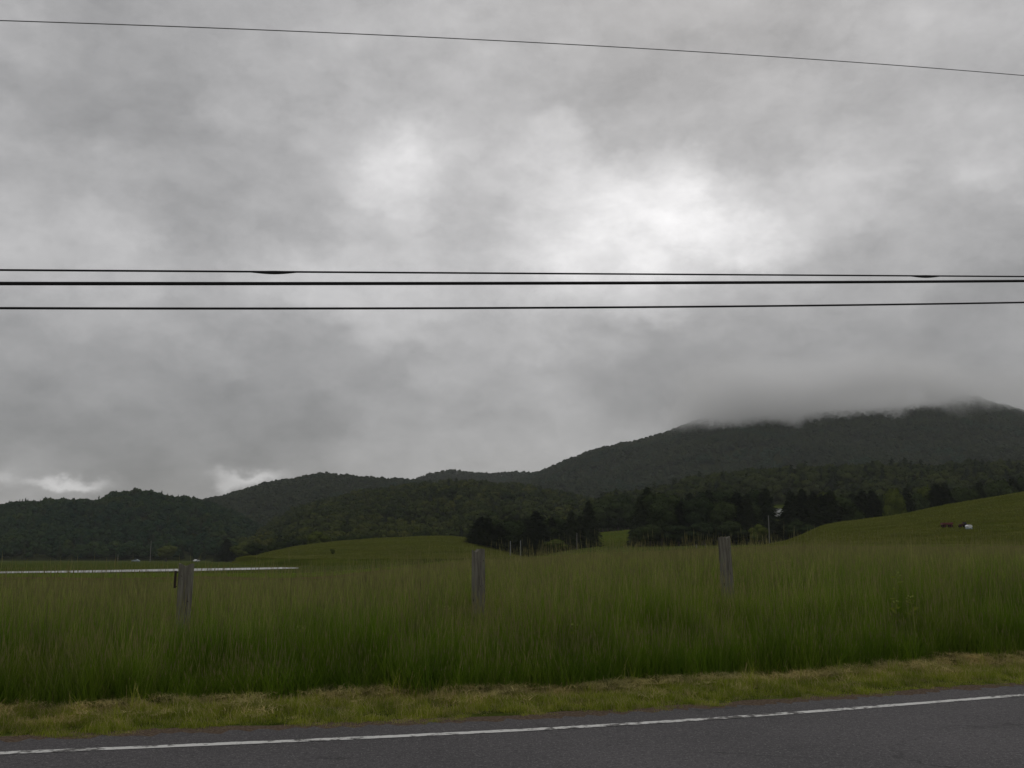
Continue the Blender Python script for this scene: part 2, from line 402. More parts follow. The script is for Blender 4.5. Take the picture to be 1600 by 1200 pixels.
ysn = np.concatenate([[-900,-300,-100,-40,-15,-5,0], np.arange(3, 60, .6), 60*1.035**np.arange(0, 140)])
xn = np.concatenate([np.arange(0, 30, .75), 30*1.07**np.arange(0, 86)])
xsn = np.concatenate([-xn[::-1][:-1], xn])
grid('ground', xsn, ysn, base, M_field)
for key, (f, Yf, Yr, W, u0, u1) in LAY.items():
    m = M_pasture if key in ('patch', 'pasture', 'knoll') else (M_pasture if key == 'foothill' else M_floor)
    o = ugrid({'mountain': 'mountain', 'patch': 'field_slope', 'pasture': 'pasture_hill', 'knoll': 'pasture_knoll'}.get(key, 'wooded_hill'),
          np.linspace(u0, u1, 260), np.concatenate([np.linspace(Yf, Yr, 90), np.linspace(Yr, Yr+W, 40)[1:]]), f, m)

# road sheet, white edge line, pond, far road
def strip(name, t0, t1, n, pa, pb, z, m, jit=0., kind='structure'):
    V = []; Fc = []
    for i in range(n+1):
        t = t0+(t1-t0)*i/n; b = float(bow(t))
        for k, p in enumerate((pa, pb)):
            j = jit*(random.random()-.5) if k else 0
            x, y = XY(p+b+j, t); V.append((x, y, z))
        if i: a = 2*i; Fc.append((a-2, a, a+1, a-1))
    return tag(mk(name, V, Fc, m), kind=kind)
M_dirt = mat('dirt_shoulder', lambda n, b: n.mix(n.maprange(n.noise(pos(n), 30, 4, .7), .4, .65), (.075,.052,.038), (.17,.135,.10)), .95, 0.)
strip('dirt_shoulder', -60, 90, 1500, 9.4, 10.02, .0, M_dirt, .12)
strip('road', -60, 90, 1800, 2.6, 9.62, .004, M_asphalt, .22)
strip('road_line', -60, 90, 3000, 8.955, 9.075, .008, M_line, .022)
def f_water(n, b): b.inputs['Metallic'].default_value = 0.0; bumpn(n, b, n.noise(scl(n, pos(n), (.6,1.5,1)), 1.2, 3, .6), .02, .02); return (.30,.30,.29)
M_water = mat('pond_water', f_water, .42, 1.0)
pond = [(-420,170),(-200,171),(0,174),(60,178),(150,181),(230,190),(300,195),(420,214),(466,226),(468,233),(440,240),(300,222),(100,196),(0,189),(-200,188),(-420,186)]
V = []
for a, Y in pond: V.append((U(a)*Y, Y, -2.02))
tag(mk('pond_water', V, [list(range(len(V)))], M_water), kind='structure')
def f_gravel(n, b): return n.mix(n.noise(pos(n), .8, 4, .7), (.13,.125,.12), (.19,.18,.17))
M_gravel = mat('far_asphalt', f_gravel)
V = []; Fc = []
for i in range(41):
    px = -300+700*i/40
    for Y in (588, 594):
        X = U(px)*Y; V.append((X, Y, float(base(X, Y))+.12))
    if i: a = 2*i; Fc.append((a-2, a, a+1, a-1))
tag(mk('far_road', V, Fc, M_gravel), kind='structure')

# ------------------------------------------------------------------ scattering of uncountable stuff
def scatter(name, P, rot, scale, idx, protos, label_kind='stuff', tilt=None):
    """points carry rot/scale/which; geometry nodes puts the prototypes on them"""
    me = bpy.data.meshes.new(name); me.vertices.add(len(P)); me.vertices.foreach_set('co', np.asarray(P, float).ravel())
    for nm, typ, d in (('rot','FLOAT_VECTOR',rot), ('scl','FLOAT_VECTOR',scale)):
        a = me.attributes.new(nm, typ, 'POINT'); a.data.foreach_set('vector', np.asarray(d, float).ravel())
    a = me.attributes.new('which', 'INT', 'POINT'); a.data.foreach_set('value', np.asarray(idx, np.int32))
    o = bpy.data.objects.new(name, me); COL.objects.link(o); o['kind'] = 'stuff'
    c = bpy.data.collections.new(name+'_kinds')
    for q in protos: c.objects.link(q)
    g = bpy.data.node_groups.new(name+'_scatter', 'GeometryNodeTree')
    g.interface.new_socket('Geometry', in_out='INPUT', socket_type='NodeSocketGeometry')
    g.interface.new_socket('Geometry', in_out='OUTPUT', socket_type='NodeSocketGeometry')
    nd = g.nodes; gi = nd.new('NodeGroupInput'); go = nd.new('NodeGroupOutput')
    ci = nd.new('GeometryNodeCollectionInfo'); ci.inputs['Collection'].default_value = c
    ci.inputs['Separate Children'].default_value = True; ci.inputs['Reset Children'].default_value = True
    ip = nd.new('GeometryNodeInstanceOnPoints'); ip.inputs['Pick Instance'].default_value = True
    def attr(nm, t):
        q = nd.new('GeometryNodeInputNamedAttribute'); q.data_type = t; q.inputs['Name'].default_value = nm; return q.outputs['Attribute']
    e2r = nd.new('FunctionNodeEulerToRotation')
    L = g.links.new
    L(gi.outputs[0], ip.inputs['Points']); L(ci.outputs[0], ip.inputs['Instance'])
    L(attr('which','INT'), ip.inputs['Instance Index']); L(attr('rot','FLOAT_VECTOR'), e2r.inputs[0]); L(e2r.outputs[0], ip.inputs['Rotation'])
    L(attr('scl','FLOAT_VECTOR'), ip.inputs['Scale']); L(ip.outputs[0], go.inputs[0])
    md = o.modifiers.new('scatter', 'NODES'); md.node_group = g
    return o

def blades(n, rad, hmin, hmax, wd, seg, lean, seed, stem_frac=0., seed_frac=0., droop=.4, m=(0,1,2)):
    """a tuft: n curved tapering blades; some are stems with a seed head"""
    r = np.random.default_rng(seed); V = []; Fc = []; MI = []
    for i in range(n):
        a = r.uniform(0, 2*math.pi); rr = rad*math.sqrt(r.uniform()); bx, by = rr*math.cos(a), rr*math.sin(a)
        stem = r.uniform() < stem_frac
        h = r.uniform(hmin, hmax)*(1.28 if stem else 1.); w_ = wd*r.uniform(.7, 1.3)*(.32 if stem else 1.)
        d = r.uniform(0, 2*math.pi); ln = lean*r.uniform(.2, 1.)*(.6 if stem else 1.); fa = r.uniform(0, math.pi)
        wx, wy = math.cos(fa)*w_/2, math.sin(fa)*w_/2
        b0 = len(V)
        for k in range(seg+1):
            t = k/seg; hh = h*(t-droop*.35*t*t*ln*2); off = h*ln*t*t
            ww = (1-t**1.6)*.9+.1 if not stem else 1.
            cx, cy = bx+math.cos(d)*off, by+math.sin(d)*off
            V += [(cx-wx*ww, cy-wy*ww, hh), (cx+wx*ww, cy+wy*ww, hh)]
            if k: q = b0+2*k; Fc.append((q-2, q-1, q+1, q)); MI.append(m[1] if stem else m[0])
        if stem and r.uniform() < seed_frac:
            hl = r.uniform(.07, .13)*max(1, h); sw = wd*r.uniform(1.0, 2.0)*.42
            for ang in (fa, fa+math.pi/2):
                q = len(V); sx, sy = math.cos(ang)*sw, math.sin(ang)*sw
                V += [(cx, cy, hh-hl*.3), (cx+sx, cy+sy, hh+hl*.2), (cx, cy, hh+hl), (cx-sx, cy-sy, hh+hl*.2)]
                Fc.append((q, q+1, q+2, q+3)); MI.append(m[2])
    return V, np.array(Fc), MI
def tuft(name, *a, mats=None, **k):
    V, Fc, MI = blades(*a, **k)
    return mk(name, V, Fc, mats or [M_blade, M_stem, M_seed], MI, link=False)
def nrm(P): return P
def field_points(n, y0, y1, margin, p0, pmax=1e9):
    Y = np.sqrt(rng.uniform(y0*y0, y1*y1, n)); X = Y*rng.uniform(-.56-margin/np.maximum(Y, 10), .56+margin/np.maximum(Y, 10))
    p, t = PT(X, Y); k = (p-bow(t) > p0) & (p < pmax)
    return X[k], Y[k]
def patchy(X, Y, L, o=0): return np.clip(.5+.5*wav(X+o, Y*1.5-o, L), 0, 1)
verge_edge = lambda t: 11.00+.30*sstep((t-5)/6.)+.10*np.sin(t*1.3)+.07*np.sin(t*3.7+1)+.04*np.sin(t*8.3+1)

# near meadow (tall), then thinner, coarser clumps further off
near = [tuft('near_tuft%d' % i, 60, .18, .40, .82, .0062, 4, .42, 50+i, stem_frac=sf, seed_frac=.6) for i, sf in enumerate((.10,.13,.17,.22))]
nb = 30000
Y = rng.uniform(9.5, 30, nb*2); X = rng.uniform(-.62, .62, nb*2)*Y+rng.uniform(-3, 3, nb*2); p, t = PT(X, Y)
k = (p-bow(t) > verge_edge(t)+.05) & (rng.uniform(size=len(p)) < np.clip(1.3-(Y-12)/30, .35, 1)); X, Y = X[k][:nb], Y[k][:nb]
P = np.stack([X, Y, base(X, Y)-.02], 1); n = len(P)
q = patchy(X, Y, 7.)*.6+rng.uniform(size=n)*.5
p, t = PT(X, Y); edge = sstep((p-bow(t)-verge_edge(t))/.9)
hs = (.62+.38*edge)*(.66+.42*patchy(X, Y, 2.3, 9)+.20*patchy(X, Y, .9, 4))*rng.uniform(.65, 1.3, n)
for a_ in (289, 748, 1137):       # the sward is thinner in front of each post
    Yp = 14.0/(NN[0]*U(a_, 870)+NN[1]); Xp = U(a_, 870)*Yp
    near_p = (np.abs(X-Xp*Y/Yp) < .45) & (Y < Yp+.3) & (Y > Yp-2.6); hs = np.where(near_p, hs*.84, hs)
tall = scatter('tall_grass', P, np.stack([rng.uniform(-.1,.1,n), rng.uniform(-.1,.1,n), rng.uniform(0,6.28,n)], 1),
               np.stack([np.ones(n), np.ones(n), hs], 1), np.clip((q*4.2*(.5+.5*edge)).astype(int), 0, 3), near)
tag(tall, 'tall seeding meadow grass behind the mown verge', 'grass')
def weed(name, seed):
    r_ = np.random.default_rng(seed); V = []; Fc = []; MI = []
    h = r_.uniform(.8, 1.1); lx, ly = r_.normal(size=2)*.08
    def quad(c, d, w_, m_):
        k = len(V); d = np.array(d); sd = np.cross(d, r_.normal(size=3)); sd = sd/np.linalg.norm(sd)*w_
        c = np.array(c); V.extend([c, c+d*.5-sd, c+d, c+d*.5+sd]); Fc.append((k, k+1, k+2, k+3)); MI.append(m_)
    for k in range(8):
        t0, t1 = k/8, (k+1)/8; q = len(V)
        V.extend([np.array((lx*t0-.004, ly*t0, h*t0)), np.array((lx*t0+.004, ly*t0, h*t0)), np.array((lx*t1+.004, ly*t1, h*t1)), np.array((lx*t1-.004, ly*t1, h*t1))]); Fc.append((q, q+1, q+2, q+3)); MI.append(1)
    for k in range(26):
        t = r_.uniform(.25, .97); a = r_.uniform(0, 6.28); L_ = r_.uniform(.05, .13)*(1.3-t*.7)
        quad((lx*t, ly*t, h*t), (math.cos(a)*L_, math.sin(a)*L_, L_*r_.uniform(-.1, .7)), L_*.22, 0)
    for k in range(14):
        a = r_.uniform(0, 6.28); q = r_.uniform(.0, .05)
        quad((lx+math.cos(a)*q, ly+math.sin(a)*q, h+r_.uniform(-.05, .05)), (math.cos(a)*.02, math.sin(a)*.02, .025), .012, 2)
    return mk(name, V, np.array(Fc), [M_short, M_stem, M_wflower], MI, link=False)
M_wflower = grassmat('weed_flower', (.22,.27,.05), (.36,.40,.12), (.28,.26,.09))
wd0 = [weed('weed%d' % i, 900+i) for i in range(4)]
nw = 900; Y = np.sqrt(rng.uniform(11**2, 34**2, nw)); X = rng.uniform(-.56, .60, nw)*Y; p, t = PT(X, Y)
k = (p-bow(t) > verge_edge(t)+.3) & (np.abs(X/Y-U(1137)) > .03) & (rng.uniform(size=nw) < .05+1.2*np.clip(patchy(X, Y, 4.5, 2)-.35, 0, 1)*np.where(X > 2, 1., .45)); X, Y = X[k], Y[k]; n = len(X); sz = rng.uniform(.65, 1.0, n)
tag(scatter('meadow_weeds', np.stack([X, Y, base(X, Y)], 1), np.stack([rng.uniform(-.12,.12,n), rng.uniform(-.12,.12,n), rng.uniform(0,6.28,n)], 1), np.stack([sz*1.4, sz*1.4, sz], 1), rng.integers(0, 4, n), wd0), 'leafy weeds with pale tops among the tall grass', 'weeds')
mid = [tuft('mid_tuft%d' % i, 52, .42, .33, .68, .0135, 3, .45, 80+i, stem_frac=sf, seed_frac=.7) for i, sf in enumerate((.05,.07,.10,.16))]
X, Y = field_points(52000, 26, 75, 4, 14); n = len(X)
lowleft = (1-.45*sstep((U(720)-X/Y)/.22)*sstep((Y-24)/10))*(1-.35*sstep((Y-35)/25))
hs = lowleft*(.75+.4*patchy(X, Y, 11.))*rng.uniform(.75, 1.15, n)
q = patchy(X, Y*1.4, 19., 5)*.75+rng.uniform(size=n)*.4
P = np.stack([X, Y, base(X, Y)-.02], 1)
tag(scatter('meadow_grass', P, np.stack([np.zeros(n), np.zeros(n), rng.uniform(0,6.28,n)], 1), np.stack([np.ones(n), np.ones(n), hs], 1),
        np.clip((q*4).astype(int), 0, 3), mid), 'rougher meadow grass in the middle of the field', 'grass')
farT = [tuft('far_tuft%d' % i, 46, 1.0, .18, .42, .045, 2, .5, 120+i, stem_frac=sf, seed_frac=.7) for i, sf in enumerate((.0,.01,.03))]
M_rseed = grassmat('reddish_seed_head', (.19,.115,.085), (.29,.18,.13), (.24,.17,.10))
farT.append(tuft('far_tuft3', 46, 1.0, .18, .42, .045, 2, .5, 123, stem_frac=.40, seed_frac=.9, mats=[M_blade, M_rseed, M_rseed]))
X, Y = field_points(46000, 70, 175, 6, 14)
_pn = np.interp(X/Y, [U(a) for a, b in pond[:8]], [b for a, b in pond[:8]]); k = ~((X/Y < U(470)) & (Y > _pn-2)); X, Y = X[k], Y[k]; n = len(X)
lf = X/Y < U(470)
hs = np.where(lf, .36, .48)*rng.uniform(.6, 1.15, n)*(.7+.5*patchy(X, Y, 23.))
q = patchy(X*.4, Y*1.6, 33., 5)*.8+rng.uniform(size=n)*.35
hs = np.where(lf & (Y > 112), hs*.7, hs)
P = np.stack([X, Y, base(X, Y)-.02], 1)
tag(scatter('field_grass', P, np.stack([np.zeros(n), np.zeros(n), rng.uniform(0,6.28,n)], 1), np.stack([np.ones(n), np.ones(n), hs], 1),
        np.where(lf & (Y > 112), 0, np.where((np.abs(Y-104-6*wav(X, Y, 60.)) < 9) & (rng.uniform(size=n) < .75), 3, np.clip((q*3.3).astype(int), 0, 2))), farT), 'short field grass before the pond and hills', 'grass')

M_pblade = grassmat('pasture_blade', (.115,.140,.020), (.190,.200,.036), (.16,.15,.045))
past = [tuft('pasture_tuft%d' % i, 40, 1.5, .12, .42, .09, 2, .8, 160+i, stem_frac=sf, mats=[M_pblade, M_stem, M_seed]) for i, sf in enumerate((.0,.02,.06,.1))]
PX, PY = [], []
for key, cntp in (('pasture', 34000), ('knoll', 22000), ('patch', 5000)):
    f_, Yf_, Yr_, W_, u0_, u1_ = LAY[key]; u0_ = max(u0_, -.62); u1_ = min(u1_, .62)
    Y = rng.uniform(Yf_, Yr_+10, cntp); X = rng.uniform(u0_, u1_, cntp)*Y
    k = f_(X, Y) > base(X, Y)+.05; PX.append(X[k]); PY.append(Y[k])
X = np.concatenate(PX); Y = np.concatenate(PY); k = rng.uniform(size=len(X)) < .25+.9*patchy(X*.5, Y*1.3, 31.); X, Y = X[k], Y[k]; n = len(X)
q = patchy(X*.4, Y*1.5, 40., 5)*.7+rng.uniform(size=n)*.4; sz = rng.uniform(.5, 1.2, n)*(.6+.6*patchy(X, Y, 17.))
tag(scatter('pasture_grass', np.stack([X, Y, H(X, Y)-.02], 1), np.stack([np.zeros(n), np.zeros(n), rng.uniform(0,6.28,n)], 1), np.stack([np.ones(n), np.ones(n), sz], 1),
        np.clip((q*4).astype(int), 0, 3), past), 'grazed uneven pasture grass on the knoll and hill', 'grass')

# mown verge: short tufts, straw clippings, a few bigger weeds
vm = [M_short, M_straw, M_straw]
vt = [tuft('verge_tuft0', 60, .11, .03, .10, .006, 3, .9, 201, stem_frac=.10, mats=vm),
      tuft('verge_tuft1', 60, .11, .03, .09, .006, 3, 1.1, 202, stem_frac=.40, mats=vm),
      tuft('verge_tuft2', 55, .13, .02, .07, .006, 3, 1.9, 203, stem_frac=.85, mats=vm),
      tuft('verge_tuft3', 26, .07, .12, .26, .006, 4, .7, 204, stem_frac=.2, mats=vm)]
n0 = 16000
t = rng.uniform(-14, 26, n0); b = bow(t); ve = verge_edge(t)
lo = 9.80+.13*np.sin(t*2.3)+.10*np.sin(t*6.1+2)+rng.uniform(-.10,.05,n0)
f = rng.uniform(0, 1, n0); p = lo+(ve+.12-lo)*f+b
X, Y = XY(p, t); zb = base(X, Y)
straw = .8*sstep((f-.62)/.2)*patchy(X, Y, 2.6, 1)+np.exp(-((f-.80)/.24)**2)*np.clip(1.7*patchy(X, Y, 1.7, 3)-.45, 0, 1)+.5*np.clip(1.8*patchy(X, Y, .7, 7)-.8, 0, 1)
idx = np.where(rng.uniform(size=n0) < straw, np.where(rng.uniform(size=n0) < .55, 2, 1), 0)
idx = np.where(rng.uniform(size=n0) < .035, 3, idx)
sc = .85*rng.uniform(.6, 1.1, n0)*(.55+.55*sstep(f/.3))*(.55+.9*patchy(X, Y, .8, 4))
P = np.stack([X, Y, zb-.01], 1)
tag(scatter('verge_grass', P, np.stack([rng.uniform(-.25,.25,n0), rng.uniform(-.25,.25,n0), rng.uniform(0,6.28,n0)], 1),
        np.stack([sc, sc, sc], 1), idx, vt), 'mown roadside grass with pale straw clippings', 'grass')

M_clip = thin(grassmat('dry_clippings', (.38,.34,.13), (.60,.51,.25), (.40,.29,.13), .6), .3)
cl = [tuft('clippings%d' % i, 34, .16, .015, .05, .008, 3, 4.5, 240+i, droop=.02, mats=[M_clip, M_clip, M_clip]) for i in range(3)]
nc = 9000; t = rng.uniform(-14, 26, nc); f = rng.beta(4.5, 1.3, nc); ve = verge_edge(t); p = 9.85+(ve+.05-9.85)*f+bow(t); X, Y = XY(p, t)
k = rng.uniform(size=nc) < np.clip(1.5*patchy(X, Y, 2.1, 11)-.3, 0, 1)*np.clip(2.2*patchy(X*1.5, Y, .8, 5)-.45, .05, 1)*.75
X, Y = X[k], Y[k]; n = len(X); sz = rng.uniform(.5, 1.1, n)
tag(scatter('straw_clippings', np.stack([X, Y, base(X, Y)+rng.uniform(.03, .085, n)], 1), np.stack([rng.uniform(-.2,.2,n), rng.uniform(-.2,.2,n), rng.uniform(0,6.28,n)], 1), np.stack([sz, sz, sz], 1), rng.integers(0, 3, n), cl), 'loose dry mowings lying along the top of the verge', 'hay')

# ------------------------------------------------------------------ trees
def crown_quads(centers, radii, n, size, r, flat=.0, inner=.55):
    """n leaf-clump quads spread through lumpy lobes"""
    L = len(centers); c = np.array(centers); rd = np.array(radii)
    wgt = rd[:,0]*rd[:,1]; wgt = wgt/wgt.sum(); k = r.choice(L, n, p=wgt)
    d = r.normal(size=(n, 3)); d[:,2] = d[:,2]*.9+.15; d /= np.linalg.norm(d, axis=1)[:,None]
    s = (inner+(1-inner)*r.uniform(size=n)**.5)[:,None]
    P = c[k]+d*rd[k]*s
    nn = d+r.normal(size=(n, 3))*.55; nn /= np.linalg.norm(nn, axis=1)[:,None]
    a = np.cross(nn, r.normal(size=(n, 3))); a /= np.linalg.norm(a, axis=1)[:,None]; b = np.cross(nn, a)
    sz = (size*r.uniform(.5, 1.25, n))[:,None]
    V = np.stack([P-a*sz*.5, P-b*sz*.32, P+a*sz*.55, P+b*sz*.36], 1).reshape(-1, 3)
    return V, np.arange(n*4).reshape(n, 4)
def blob(c, rd, r, nseg=8, nring=5):
    V = []; Fc = []
    for i in range(nring+1):
        th = math.pi*i/nring
        for j in range(nseg):
            ph = 2*math.pi*j/nseg; q = r.uniform(.75, 1.05)
            V.append((c[0]+rd[0]*q*math.sin(th)*math.cos(ph), c[1]+rd[1]*q*math.sin(th)*math.sin(ph), c[2]+rd[2]*q*math.cos(th)))
    for i in range(nring):
        for j in range(nseg): Fc.append((i*nseg+j, (i+1)*nseg+j, (i+1)*nseg+(j+1)%nseg, i*nseg+(j+1)%nseg))
    return np.array(V), np.array(Fc)
def join(parts):
    V = []; Fc = []; o = 0
    for v, f in parts: V.append(v); Fc.append(f+o); o += len(v)
    return np.concatenate(V), np.concatenate(Fc)
def broad_geo(h, wdt, nq, size, seed, nl=9):
    r = np.random.default_rng(seed); cs = []; rs = []
    for i in range(nl):
        a = 2*math.pi*i/nl*1.7+r.uniform(-.5,.5); zz = h*r.uniform(.32, .82); k = 1-abs(zz/h-.5)*1.1
        q = wdt*.30*k*r.uniform(.5, 1.15)
        cs.append((q*math.cos(a), q*math.sin(a), zz)); s = wdt*.26*r.uniform(.75, 1.15); rs.append((s, s, s*.85))
    cs.append((0, 0, h*.80)); rs.append((wdt*.25, wdt*.25, h*.2))
    cs.append((0, 0, h*.45)); rs.append((wdt*.34, wdt*.34, h*.28))
    v, f = crown_quads(cs, rs, nq, size, r)
    parts = [(v, f)]
    for c, q in list(zip(cs, rs)): parts.append(blob(c, [x*.84 for x in q], r, 10, 7))
    return join(parts)
def conif_geo(h, wdt, nq, size, seed):
    r = np.random.default_rng(seed); n = nq
    t = r.uniform(0, 1, n)**.75; zz = h*(.06+.94*(1-t))            # more needles low down
    tier = .82+.26*(((zz/h*17+r.uniform()*3) % 1.0))
    lim = wdt*.5*(np.clip(1-zz/h, 0, 1)**.8*.97+.03)*(1.05-.15*tier+.1)
    ang = r.uniform(0, 2*math.pi, n)
    lob = 1+.18*np.sin(ang*5+zz*2.3+seed)+.12*np.sin(ang*9-zz*4)
    rr = lim*lob*(.35+.65*r.uniform(size=n)**.5)
    P = np.stack([rr*np.cos(ang), rr*np.sin(ang), zz-rr*.28], 1)
    o = np.stack([np.cos(ang), np.sin(ang), -.35+r.normal(size=n)*.2], 1); o /= np.linalg.norm(o, axis=1)[:,None]
    sd = np.cross(o, np.array((0,0,1.)))+r.normal(size=(n,3))*.35; sd /= np.linalg.norm(sd, axis=1)[:,None]
    sz = (size*r.uniform(.6, 1.3, n))[:,None]
    V = np.stack([P-o*sz*.6, P-sd*sz*.28, P+o*sz*.7, P+sd*sz*.28], 1).reshape(-1, 3)
    parts = [(V, np.arange(n*4).reshape(n, 4))]
    ns, nr = 10, 12; cv = []; cf = []
    for i in range(nr+1):
        z1 = h*(.08+.88*i/nr); q = wdt*.5*.66*(1-z1/h)**.8
        for j in range(ns): a = 2*math.pi*j/ns; k = r.uniform(.8,1.1); cv.append((q*k*math.cos(a), q*k*math.sin(a), z1-q*.25))
    for i in range(nr):
        for j in range(ns): cf.append((i*ns+j, i*ns+(j+1)%ns, (i+1)*ns+(j+1)%ns, (i+1)*ns+j))
    parts.append((np.array(cv), np.array(cf)))
    return join(parts)

def forest(name, key, m, spacing, cond, hgt, label, nq=150, size=1.5, conif=0., Ymax=40, seedb=300, keep=1.):
    f, Yf, Yr, W, u0, u1 = LAY[key]
    pr = []
    for i in range(5):
        v, fc = broad_geo(10, 9.5, nq, size, seedb+i, 6); pr.append(mk('%s_tree%d' % (name, i), v, fc, m, link=False))
    v, fc = conif_geo(12, 6, nq, size*.9, seedb+9); pr.append(mk('%s_tree9' % name, v, fc, M_conif, link=False))
    y0, y1 = Yf-10, Yr+Ymax; um = .60; ua, ub = max(u0, -um), min(u1, um)
    area = (ub-ua)*(y1*y1-y0*y0)/2; n = int(area/spacing**2)
    Y = np.sqrt(rng.uniform(y0*y0, y1*y1, n)); X = Y*rng.uniform(ua, ub, n)
    z = f(X, Y); ok = (z >= H(X, Y)-1.0) & cond(X, Y, z, base(X, Y)) & (rng.uniform(size=n) < keep)
    X, Y, z = X[ok], Y[ok], z[ok]; n = len(X)
    s = hgt/10*rng.uniform(.68, 1.2, n)*(.9+.25*patchy(X, Y, 70.))
    idx = np.where(rng.uniform(size=n) < conif, 5, rng.integers(0, 5, n))
    o = scatter(name, np.stack([X, Y, z-.6], 1), np.stack([np.zeros(n), np.zeros(n), rng.uniform(0,6.28,n)], 1),
            np.stack([s*rng.uniform(.8,1.2,n), s*rng.uniform(.8,1.2,n), s], 1), idx, pr)
    return tag(o, label, 'woodland')
up_ = lambda d: (lambda X, Y, z, b: z > b+d)
forest('hillside_forest', 'left', M_teal, 6.4, up_(.6), 9, 'dark bluish green forest covering the low hill beyond the pond', 170, 1.5, .06)
forest('hillside_forest', 'second', M_far, 7., up_(8), 8.5, 'forest on the rounded hill behind the nearer wooded slopes', 90, 2.1)
forest('hillside_forest', 'distant', M_far, 8.5, up_(12), 9, 'hazy forest on the farthest low bumps of the skyline', 70, 2.6)
forest('hillside_forest', 'middle', M_wood, 6.6, up_(.5), 10.5, 'olive green forest on the middle slope above the pale knoll', 190, 1.6, .04)
forest('mountain_forest', 'mountain', M_far, 7.6, up_(14), 9.8, 'dense forest on the big mountain whose top is in cloud', 80, 2.3)
forest('belt_forest', 'foothill', M_belt, 7.0, (lambda X, Y, z, b: (Y > 655) | (((X/Y < U(1150)) | (X/Y > U(1315))) & (Y > 500))), 14, 'dark belt of woodland along the mountain foot', 240, 1.5, .12)

crownC = [conif_geo(20, 8.6, 2600, .95, 400+i) for i in range(4)]
crownB = [broad_geo(14, 12, 2600, .8, 420+i, 11) for i in range(4)]
MC = [mk('crown', v, f, M_conif, link=False).data for v, f in crownC]
MBd = [mk('crown', v, f, M_broad, link=False).data for v, f in crownB]
ML = [mk('crown', v, f, M_light, link=False).data for v, f in crownB]
def trunk_mesh(h, r, limbs):
    m = MB(); m.tube([(0,0,-.8),(.05,0,h*.3),(-.05,.05,h*.7),(0,0,h*.93)], [r*1.25, r*.85, r*.5, r*.12], 8)
    if limbs:
        for i in range(6):
            a = i*1.1; z0 = h*(.3+.07*i); m.tube([(0,0,z0), (math.cos(a)*h*.12, math.sin(a)*h*.12, z0+h*.10), (math.cos(a)*h*.22, math.sin(a)*h*.22, z0+h*.24)], [r*.4, r*.25, r*.06], 6)
    return mk('trunk', m.v, m.f, M_bark, link=False).data
TC = trunk_mesh(20, .32, False); TB = trunk_mesh(14, .35, True)
cnt = [0]
def tree(kind, px, Y, top, width_m, label, group=None, zoff=0):
    X = U(px, 830)*Y; z = float(H(np.array([X]), np.array([Y]))[0])+zoff
    zt = at(px, top, Y)[2]; h = max(2.0, zt-z); i = cnt[0] % 4; cnt[0] += 1
    name, crn, tr, h0, w0 = {'c': ('conifer_tree', MC, TC, 20, 8.6), 'b': ('broadleaf_tree', MBd, TB, 14, 12), 'l': ('broadleaf_tree', ML, TB, 14, 12), 's': ('bush', MBd, TB, 14, 12), 'g': ('bush', ML, TB, 14, 12)}[kind]
    o = empty(name, (X, Y, z), random.uniform(0, 6.28)); width_m *= 1.22 if kind in 'cb' else 1.; o.scale = (width_m/w0, width_m/w0, h/h0)
    tag(o, label, 'bush' if name == 'bush' else 'tree', group)
    a = bpy.data.objects.new('crown', crn[i]); b = bpy.data.objects.new('trunk', tr)
    for q in (a, b): COL.objects.link(q); q.parent = o
    return o
# the pair of pointed spruces and the dark clump left of them
tree('c', 920, 352, 782, 8.6, 'tallest pointed dark conifer of the clump left of the sloping green gap')
tree('c', 893, 350, 797, 8.2, 'pointed dark conifer close against the tallest one of its clump')
tree('c', 906, 356, 806, 8.5, 'lower dark conifer filling the space inside the pointed pair')
g1 = 'dark trees massed behind the middle fence post'; l1 = 'dark tree in the mass right behind the middle fence post'
for px, Y, top, wd, k in [(748,322,822,9,'c'),(762,330,812,11,'c'),(780,335,818,10,'c'),(796,338,812,11,'b'),(812,342,815,10,'c'),(824,345,810,10,'c'),(848,356,812,10,'b'),(862,358,808,10,'c'),(868,372,806,9,'b')]:
    tree(k, px, Y, top, wd, l1, g1)
tree('c', 838, 350, 798, 13, 'dark conifer standing highest just right of the two pale poles')
tree('g', 868, 338, 842, 9, 'rounded light green bush below the dark clump of conifers')
# the sloping gap: dark broadleaf row behind it
g2 = 'dark broadleaf trees above the green gap'; l2 = 'dark broadleaf tree along the top of the sloping green gap'
for px, Y, top, wd in [(936,470,790,13),(950,474,786,14),(966,472,783,14),(982,476,785,13),(942,488,776,13),(960,492,772,14),(978,490,770,13)]:
    tree('b', px, Y, top, wd, l2, g2)
# the big dark group and its neighbours to the right
g3 = 'dark trees in the wide belt at the field edge'; l3 = 'dark tree in the wide belt between the green gap and pasture hill'
for px, Y, top, wd, k in [(1000,345,782,7.5,'c'),(1012,360,768,11,'c'),(1020,352,776,11,'b'),(1034,346,788,12,'b'),(1050,358,778,13,'b'),(1066,350,790,12,'c'),(1082,352,786,13,'b'),(1098,348,782,12,'b'),(1110,356,780,12,'c'),(1124,346,790,11,'b'),(1136,352,782,11,'c'),
     (1168,346,776,11,'c'),(1178,352,786,10,'b'),(1016,342,818,10,'b'),(1060,340,820,11,'b'),(1100,340,815,11,'b'),(1140,340,812,10,'b'),(1002,338,822,7,'b'),
     (1240,352,770,11,'c'),(1256,358,764,12,'c'),(1272,350,768,11,'c'),(1286,356,772,11,'c'),(1300,352,766,11,'c'),(1318,362,774,12,'b'),(1334,366,770,12,'c'),(1350,370,764,12,'c'),(1366,372,766,12,'c'),(1382,374,772,11,'b'),(1246,345,812,9,'b'),(1262,340,822,9,'b')]:
    tree(k, px, Y, top-(7 if px < 1145 and top < 805 else 0), wd, l3, g3)
